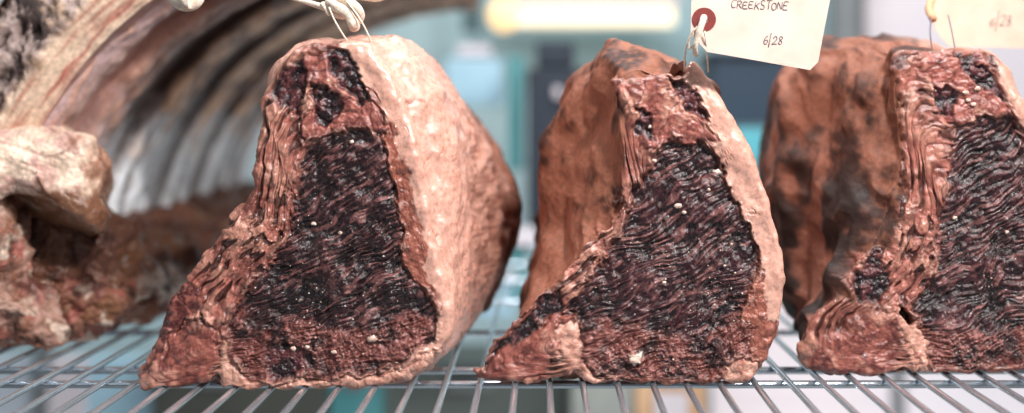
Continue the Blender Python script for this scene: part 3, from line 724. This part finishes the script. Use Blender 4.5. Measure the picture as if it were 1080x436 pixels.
for y, r in ((.66, .0032), (1.008, .0030), (1.062, .0030), (1.24, .0028), (1.44, .0028), (1.62, .0028), (1.80, .0028), (2.08, .0032)):
    v, f = tube([(x0 - 25.5 * sp, y, -.0038 - r), (0, y, -.0038 - r - .0004), (x0 + 20.5 * sp, y, -.0038 - r)], r, 12); obj('cross_bar', v, f, M_steel, RK)

# ------------------------------------------------------------------ tags and strings
M_card = plain_mat('manila_card', (.74, .58, .50), .75, scale=38, c2=(.67, .49, .41), bump=.2)
M_card2 = plain_mat('pink_card', (.70, .53, .43), .75, scale=60, c2=(.64, .47, .37), bump=.15)
M_ring = plain_mat('fibre_ring', (.20, .018, .014), .6, scale=400, c2=(.15, .014, .012))
M_string = plain_mat('cotton_string', (.86, .76, .64), .8, scale=500, c2=(.68, .55, .45), bump=.6, sss=.2)
M_ink = plain_mat('pencil', (.09, .07, .10), .6, scale=900, c2=(.16, .13, .16))
def ribbon3(pts, r, Yoff=0):
    return tube(pts, r, 6)
LET = {  # strokes in a unit cell, x right, y up
 'C': [[(.85, .85), (.5, 1), (.15, .7), (.1, .3), (.4, 0), (.8, .1)]],
 'R': [[(.1, 0), (.15, 1)], [(.12, .95), (.6, 1), (.75, .75), (.55, .55), (.15, .5)], [(.35, .5), (.85, 0)]],
 'E': [[(.8, .95), (.15, .95), (.1, .05), (.85, .0)], [(.12, .5), (.65, .52)]],
 'K': [[(.12, 0), (.18, 1)], [(.8, .95), (.2, .45)], [(.35, .55), (.85, .0)]],
 'S': [[(.8, .9), (.5, 1), (.2, .85), (.3, .55), (.7, .4), (.75, .12), (.45, 0), (.1, .1)]],
 'T': [[(.5, 0), (.5, .98)], [(.05, .95), (.95, 1.0)]],
 'O': [[(.5, 1), (.15, .75), (.15, .25), (.5, 0), (.85, .3), (.82, .75), (.5, 1)]],
 'N': [[(.1, 0), (.15, .95), (.8, .05), (.85, 1)]],
 '6': [[(.65, 1), (.3, .75), (.15, .3), (.4, 0), (.7, .2), (.6, .5), (.25, .4)]],
 '/': [[(.1, -.45), (.8, 1.45)]],
 '2': [[(.15, .75), (.45, 1), (.75, .75), (.5, .35), (.1, 0), (.5, .05), (.85, .02)]],
 '8': [[(.7, .9), (.4, 1), (.25, .75), (.5, .5), (.72, .25), (.5, 0), (.22, .2), (.45, .5), (.7, .75), (.7, .9)]],
}
def tag_card(name, label, corners, Y, ring, texts, mat, group, tilt=0):
    """corners in photo positions; a thin card with a reinforced hole."""
    root = thing(name, label, 'tag', tuple(at(ring[0], ring[1], Y)), group)
    pc = smooth_corners(corners)
    n = len(pc)
    def p3(px, py, dy=0):
        return at(px, py, Y) + np.array([0, .05 * ((px - ring[0]) / 140.0) * tilt + dy, 0])
    # card with a real hole: outer loop bridged to the hole loop by angle
    th = np.linspace(0, 2 * PI, 72, endpoint=False)
    ro = radial_poly(pc, ring[:2], th); hr = ring[2] * .33
    V = []; Fc = []
    K = 12
    for side in (0, .0006):
        for k in range(K + 1):
            for j, a in enumerate(th):
                r = hr + (ro[j] - hr) * k / K
                x, y = ring[0] + r * math.cos(a), ring[1] + r * math.sin(a)
                bend = .003 * math.sin(x * .022 + y * .02) 
                V.append(p3(x, y, side + bend))
    m = len(th)
    def idx(s, k, j): return s * (K + 1) * m + k * m + j % m
    for k in range(K):
        for j in range(m):
            Fc.append((idx(0, k, j), idx(0, k, j + 1), idx(0, k + 1, j + 1), idx(0, k + 1, j)))
            Fc.append((idx(1, k, j), idx(1, k + 1, j), idx(1, k + 1, j + 1), idx(1, k, j + 1)))
    for j in range(m):
        Fc.append((idx(0, K, j), idx(0, K, j + 1), idx(1, K, j + 1), idx(1, K, j)))
        Fc.append((idx(0, 0, j), idx(1, 0, j), idx(1, 0, j + 1), idx(0, 0, j + 1)))
    obj('card', V, Fc, mat, root, smooth=False)
    V = []; Fc = []
    for j, a in enumerate(th):
        for r in (hr * 1.02, ring[2]):
            x, y = ring[0] + r * math.cos(a), ring[1] + r * math.sin(a); b = .003 * math.sin(x * .022 + y * .02)
            V.append(p3(x, y, -.0007 + b)); V.append(p3(x, y, -.0001 + b))
    for j in range(m):
        a = j * 4; b = ((j + 1) % m) * 4
        Fc += [(a, b, b + 2, a + 2), (a + 2, b + 2, b + 3, a + 3), (a, a + 1, b + 1, b)]
    obj('reinforcing_ring', V, Fc, M_ring, root, smooth=False)
    parts = []
    for (txt, x, y, w, hh, rot, gap) in texts:
        ca, sa = math.cos(rot), math.sin(rot); cx = 0
        for ch in txt:
            ww = w * (.5 if ch == '/' else 1)
            jr, jy, js = random.uniform(-.12, .12), random.uniform(-.08, .08) * hh, random.uniform(.82, 1.15)
            for st in LET[ch]:
                P = spline([(a, b, 0) for a, b in st], 5) if len(st) > 2 else [np.array((a, b, 0)) for a, b in st]
                pts = []
                for q in P:
                    lx = cx + (q[0] + .18 * q[1] + jr * q[1]) * ww; ly = -q[1] * hh * js + jy
                    X, Y2 = x + lx * ca - ly * sa, y + lx * sa + ly * ca
                    pts.append(p3(X, Y2, -.0003 + .003 * math.sin(X * .022 + Y2 * .02)))
                parts.append(tube(pts, .00028, 5))
            cx += ww * gap
    v, f = merge(parts); obj('handwriting', v, f, M_ink, root)
    return root, p3
def radial_poly(pc, c, th):
    P = np.array(pc) - np.array(c); r = np.zeros(len(th)); dx, dy = np.cos(th), np.sin(th)
    for i in range(len(P)):
        a = P[i]; e = P[(i + 1) % len(P)] - a; den = dx * e[1] - dy * e[0]; den = np.where(np.abs(den) < 1e-12, 1e-12, den)
        t = (a[0] * e[1] - a[1] * e[0]) / den; s = (a[0] * dy - a[1] * dx) / den
        r = np.where((s >= -1e-6) & (s <= 1 + 1e-6) & (t > 0), np.maximum(r, t), r)
    return r
def smooth_corners(c): return [tuple(p) for p in c]

GT = 'paper tags tied to the beef'
rt, p3 = tag_card('paper_tag', 'cream card tag with dark red ring and handwriting, tied to the middle loin', [(729, 2), (733, -18), (752, -34), (884, -50), (875, 5), (862, 75), (745, 55), (728, 36)], .955, (742, 21, 12.5),
               [('CREEKSTONE', 770, 9, 6.2, 8.5, .035, .98), ('6/28', 804, 47, 7, 9, .0, .88)], M_card, GT)
def P(px, py, Y=.955, d=0): p = at(px, py, Y); p[1] += d; return p
# string through the ring
ws = []
ws.append(tube(spline([P(743, 20, .955, .001), P(742, 19, .950), P(740, 26, .948), P(736, 38, .949), P(733, 50, .952), P(734, 58, .960)], 6), [.0026, .0030, .0030, .0027] + [.0024] * 14 + [.0020] * 13, 10))
v, f = merge(ws); obj('thick_string', v, f, M_string, rt)
ws = [tube(spline([P(736, 28, .950), P(729, 36, .952), P(724, 50, .958), P(722, 64, .972), P(722, 76, .980)], 6), .0007, 6),
      tube(spline([P(743, 33, .948), P(745, 48, .952), P(746, 62, .962), P(747, 76, .974)], 6), .0007, 6),
      tube(spline([P(731, 34, .951), P(727, 44, .955), P(727, 52, .956), P(732, 46, .953)], 6), .0006, 6)]
v, f = merge(ws); obj('tie_wire', v, f, M_string, rt)

rt2, p32 = tag_card('paper_tag', 'pale blurred card tag with faint date, tied to the rightmost loin', [(982, 5), (984, -25), (1000, -45), (1150, -60), (1150, 52), (1000, 50), (984, 30)], 1.12, (990, -14, 10),
               [('6/28', 1041, 28, 8, 10, .0, .9)], M_card2, GT)
v, f = merge([tube(spline([P(988, -14, 1.118), P(983, -2, 1.10), P(980, 10, 1.08), P(984, 20, 1.06)], 6), .0034, 8)])
obj('thick_string', v, f, plain_mat('amber_string', (.62, .34, .18), .6, scale=300), rt2)
v, f = merge([tube(spline([P(982, 18, 1.06), P(981, 34, 1.04), P(983, 52, 1.03)], 6), .0006, 6), tube(spline([P(1000, 16, 1.06), P(1004, 34, 1.04), P(1007, 50, 1.03)], 6), .0006, 6)])
obj('tie_wire', v, f, M_ink, rt2)

# knotted string on top of the left loin
K = thing('string_knot', 'knotted cream string with two thin strands tied into the top of the leftmost loin', 'string', tuple(P(360, 15, .99)))
k1 = [tube(spline([P(300, -4, .99), P(322, 2, .99), P(342, 8, .985), P(352, 10, .98)], 6), [.0012 + .002 * i / 18 for i in range(19)], 10),
      tube(spline([P(346, 2, .985), P(356, 8, .975), P(366, 14, .975), P(372, 24, .975), P(374, 29, .98)], 6), [.0030, .0032, .0034, .0036, .0038] + [.0038] * 12 + [.0042] * 4 + [.0042] * 4, 12),
      tube(spline([P(352, -6, .99), P(364, 0, .98), P(376, 8, .975), P(380, 16, .98), P(378, 22, .985)], 6), .0034, 12),
      tube(spline([P(340, 4, .985), P(346, 14, .98), P(347, 16, .98)], 6), [.0022 - .0012 * i / 12 for i in range(13)], 8),
      tube(spline([P(344, 8, .985), P(356, 16, .98), P(366, 16, .985), P(360, 6, .99), P(348, 2, .99)], 6), .0026, 10),
      tube(spline([P(362, 0, .985), P(378, -4, .98), P(398, -2, .985), P(412, -8, .99)], 6), .0030, 10)]
v, f = merge(k1); obj('knot', v, f, M_string, K)
for a in ([P(347, 8, .974), P(352, 20, .972), P(360, 34, .970), P(368, 46, .972)], [P(366, 2, .972), P(378, 18, .970), P(386, 32, .970), P(392, 46, .974)]):
    v, f = tube(spline(a, 6), .0008, 6); obj('strand', v, f, M_string, K)
K2 = thing('string_knot', 'small cream string loop hanging at the top over the rib section', 'string', tuple(P(195, 0, 1.0)))
v, f = merge([tube(spline([P(184, -20, 1.02), P(182, -4, 1.01), P(190, 5, 1.0), P(202, 6, 1.0), P(210, -2, 1.0), P(208, -20, 1.01)], 6), .0042, 10),
              tube(spline([P(192, -20, 1.0), P(196, 0, .995), P(200, 2, .995)], 6), .0055, 10)])
obj('loop', v, f, M_string, K2)

# ------------------------------------------------------------------ the room behind
def cube(name, px0, px1, py0, py1, Y, depth, mat, parent=None, bev=.004):
    a = at(px0, py0, Y); b = at(px1, py1, Y)
    v, f = box(a[0], b[0], Y, Y + depth, b[2], a[2]); return obj(name, v, f, mat, parent, smooth=False, bevel=bev)
YW = 3.2
M_wall = plain_mat('pale_wall', (.48, .62, .65), .7, scale=1.2, c2=(.32, .50, .55))
w = cube('wall', -1600, 2300, -900, 1500, YW, .1, M_wall); tag(w, kind='structure')
fl = obj('floor', [(-4, -1, -1.2), (4, -1, -1.2), (4, 4, -1.2), (-4, 4, -1.2)], [(0, 1, 2, 3)], plain_mat('grey_floor', (.35, .37, .38), .5, scale=5)); tag(fl, kind='structure')

def bgthing(name, label, cat, boxes, Y, group=None):
    cxm = sum(b[1] + b[2] for b in boxes) / 2 / len(boxes)
    r = thing(name, label, cat, tuple(at(cxm, boxes[0][4], Y)), group)
    for (nm, x0_, x1_, y0_, y1_, dY, dep, mat) in boxes: cube(nm, x0_, x1_, y0_, y1_, Y + dY, dep, mat, r)
    return r
M_navy = plain_mat('navy', (.008, .014, .026), .6, scale=8, c2=(.014, .024, .042)); M_teal = plain_mat('teal', (.05, .21, .23), .4, scale=6, c2=(.08, .28, .30))
M_dteal = plain_mat('dark_teal', (.06, .12, .13), .5, scale=6); M_white = plain_mat('white_enamel', (.68, .62, .66), .5, scale=3, c2=(.60, .57, .62))
M_sky = plain_mat('light_blue', (.42, .66, .80), .4, scale=5); M_orange = plain_mat('tan_card', (.50, .26, .12), .6, scale=9, c2=(.62, .40, .24))
M_olive = plain_mat('dark_olive', (.07, .075, .065), .5, scale=6); M_grey = plain_mat('grey_post', (.16, .18, .19), .4, scale=6)
M_lampw = plain_mat('warm_tube', (.9, .8, .6), .4, emis=(1, .80, .52), es=1.15); M_lampo = plain_mat('warm_bulb', (.9, .7, .4), .4, emis=(1, .62, .26), es=1.5)
bgthing('ceiling_lamp', 'long warm white lamp strip glowing along the top behind the middle loin', 'lamp', [('lit_tube', 528, 712, 6, 27, 0, .05, M_lampw), ('housing', 522, 720, -8, 4, 0, .08, M_white)], 3.0)
def bulb(name, label, px, py, r, Y, group):
    root = thing(name, label, 'lamp', tuple(at(px, py, Y)), group); c = at(px, py, Y); R_ = r / F * Y; V = []; Fc = []
    for i in range(13):
        a = PI * i / 12
        for j in range(24):
            b = 2 * PI * j / 24; V.append((c[0] + R_ * math.sin(a) * math.cos(b), c[1] + R_ * math.sin(a) * math.sin(b), c[2] + R_ * 1.1 * math.cos(a)))
    for i in range(12):
        for j in range(24): Fc.append((i * 24 + j, (i + 1) * 24 + j, (i + 1) * 24 + (j + 1) % 24, i * 24 + (j + 1) % 24))
    obj('bulb', V, Fc, M_lampo, root)
    v, f = tube([(c[0], c[1], c[2] + R_), (c[0], c[1], c[2] + R_ + .5)], .006, 8); obj('cord', v, f, M_grey, root)
bulb('pendant_lamp', 'round warm pendant lamp glowing right of the dark post', 531, 16, 16, 2.9, 'warm pendant lamps behind')
bulb('pendant_lamp', 'round warm pendant lamp glowing just right of the string knot', 397, 12, 15, 2.9, 'warm pendant lamps behind')
bgthing('cabinet_post', 'dark teal upright post between the two warm pendant lamps', 'post', [('upright', 487, 508, -60, 34, 0, .04, M_dteal)], 2.7)
bgthing('cabinet_post', 'grey upright post above the rightmost loin beside the card tag', 'post', [('upright', 880, 906, -80, 400, 0, .05, M_grey)], 2.5)
bgthing('appliance', 'dark navy machine standing blurred between the left and middle loins', 'machine',
        [('body', 556, 622, 72, 250, 0, .2, M_navy), ('head', 566, 606, 44, 70, .02, .15, M_navy), ('knob', 584, 592, 92, 104, -.02, .02, M_white), ('panel', 536, 552, 60, 180, .05, .1, M_teal)], 2.3)
bgthing('storage_box', 'dark blue box seen between the middle and rightmost loins', 'box', [('body', 752, 862, 62, 132, 0, .2, plain_mat('deep_blue', (.010, .034, .065), .5, scale=8)), ('lid', 748, 866, 54, 60, -.01, .22, M_navy)], 2.4)
bgthing('storage_box', 'bright teal box below the dark blue box', 'box', [('body', 776, 850, 136, 215, 0, .2, plain_mat('cyan', (.10, .42, .50), .4, scale=6)), ('lid', 772, 854, 215, 222, -.01, .22, M_teal)], 2.4)
bgthing('jar', 'light blue container blurred right of the leftmost loin', 'container', [('body', 470, 530, 62, 112, 0, .1, M_sky), ('cap', 482, 518, 48, 60, .01, .08, M_white)], 2.6)
bgthing('white_panel', 'tall bright white door panel behind the rightmost loin', 'door', [('panel', 912, 1400, -200, 380, 0, .05, M_white), ('frame', 906, 911, -200, 380, -.01, .06, M_grey)], 2.6)
# seen low, between the left and middle loins and under the rack
bgthing('crate', 'teal crate low down between the left and middle loins', 'crate', [('body', 505, 560, 262, 318, 0, .1, M_teal), ('lid', 500, 566, 246, 260, -.01, .12, M_white)], 1.95)
bgthing('tray', 'light blue tray at the foot of the gap between left and middle loins', 'tray', [('body', 468, 540, 300, 336, 0, .1, M_sky), ('rim', 464, 544, 296, 299, -.01, .12, M_white)], 1.85)
bgthing('lower_cabinet', 'white cabinet front under the rack at far left', 'cabinet', [('door', -80, 36, 380, 620, 0, .05, plain_mat('pale_blue', (.55, .62, .70), .4, scale=3)), ('post', 36, 47, 300, 620, -.02, .05, M_grey), ('door', 48, 90, 380, 620, 0, .05, M_white), ('door', 90, 160, 380, 620, .01, .05, M_sky)], 2.2)
bgthing('crate', 'dark olive crate under the leftmost loin', 'crate', [('body', 160, 345, 385, 620, 0, .2, M_olive), ('handle', 210, 250, 400, 410, -.02, .02, M_grey)], 2.1)
bgthing('crate', 'turquoise crate under the right half of the leftmost loin', 'crate', [('body', 347, 402, 385, 620, 0, .2, M_teal), ('handle', 360, 385, 405, 412, -.02, .02, M_grey)], 2.1)
bgthing('crate', 'dark green crate under the gap left of the middle loin', 'crate', [('body', 404, 600, 385, 620, 0, .2, plain_mat('green_grey', (.085, .105, .095), .5, scale=7)), ('handle', 470, 520, 404, 413, -.02, .02, M_grey)], 2.15)
bgthing('storage_box', 'tan cardboard box under the middle loin', 'box', [('body', 670, 745, 370, 620, 0, .2, M_orange), ('flap', 690, 726, 415, 620, -.01, .005, M_white)], 2.0)
bgthing('storage_box', 'pale grey box beside the tan box under the middle loin', 'box', [('body', 602, 668, 385, 620, 0, .2, plain_mat('pale_grey', (.30, .32, .30), .5, scale=5)), ('lid', 600, 669, 380, 384, -.01, .22, M_grey)], 2.0)
bgthing('lower_cabinet', 'white cabinet front under the rack at far right', 'cabinet', [('door', 750, 942, 300, 620, 0, .05, M_white), ('post', 943, 953, 300, 620, -.02, .05, M_grey), ('door', 954, 1300, 300, 620, 0, .05, M_white)], 2.3)

# ------------------------------------------------------------------ light
def area(name, loc, target, sx, sy, power, c):
    l = bpy.data.lights.new(name, 'AREA'); l.shape = 'RECTANGLE'; l.size = sx; l.size_y = sy; l.energy = power; l.color = c
    o = bpy.data.objects.new(name, l); o.location = loc; d = Vector(target) - Vector(loc); o.rotation_euler = d.to_track_quat('-Z', 'Y').to_euler(); col.objects.link(o)
area('window_light', (1.5, -.1, 1.3), (0, 1.0, .1), .8, .5, 40, (1, .94, .90))
area('ceiling_light', (-.1, 1.3, 1.6), (0, 1.1, .1), 1.2, .35, 34, (.96, .98, 1))
area('sparkle_light', (.35, .35, .85), (0, 1.0, .1), .08, .06, 16, (1, .97, .95))  # small added light, puts sparkling highlights on the dark faces
area('front_fill', (-.2, -1.6, 1.5), (0, 1.0, 0), 2.4, 1.0, 4, (.95, .98, 1))  # broad fill added behind the camera for glints and sheen on the wires
area('left_light', (-1.4, .1, .8), (-.1, 1.0, .1), .4, .8, 3, (.95, .97, 1))
area('room_light', (0, 1.7, 1.5), (.2, 3.0, 0), 2.2, .6, 23, (1, 1, 1))
area('low_light', (.4, 1.5, -.9), (.3, 2.3, -.5), 1.6, .5, 10, (1, 1, 1))
wd = bpy.data.worlds.new('World'); scene.world = wd; wd.use_nodes = True
bg = wd.node_tree.nodes['Background']; bg.inputs['Color'].default_value = (.86, .92, 1, 1); bg.inputs['Strength'].default_value = .10

# ------------------------------------------------------------------ camera
cd = bpy.data.cameras.new('Camera'); cam = bpy.data.objects.new('Camera', cd); col.objects.link(cam)
cam.location = (0, 0, H); cam.rotation_euler = (PI / 2, 0, 0); cd.sensor_width = 36; cd.lens = F / 1080 * 36
cd.shift_x = -(VX - 540) / 1080; cd.shift_y = -(218 - VY) / 1080; cd.clip_start = .01; cd.clip_end = 50
cd.dof.use_dof = True; cd.dof.focus_distance = .972; cd.dof.aperture_fstop = (cd.lens / 1000) / .022
scene.camera = cam
scene.view_settings.view_transform = 'Standard'; scene.view_settings.look = 'None'; scene.view_settings.exposure = -.2
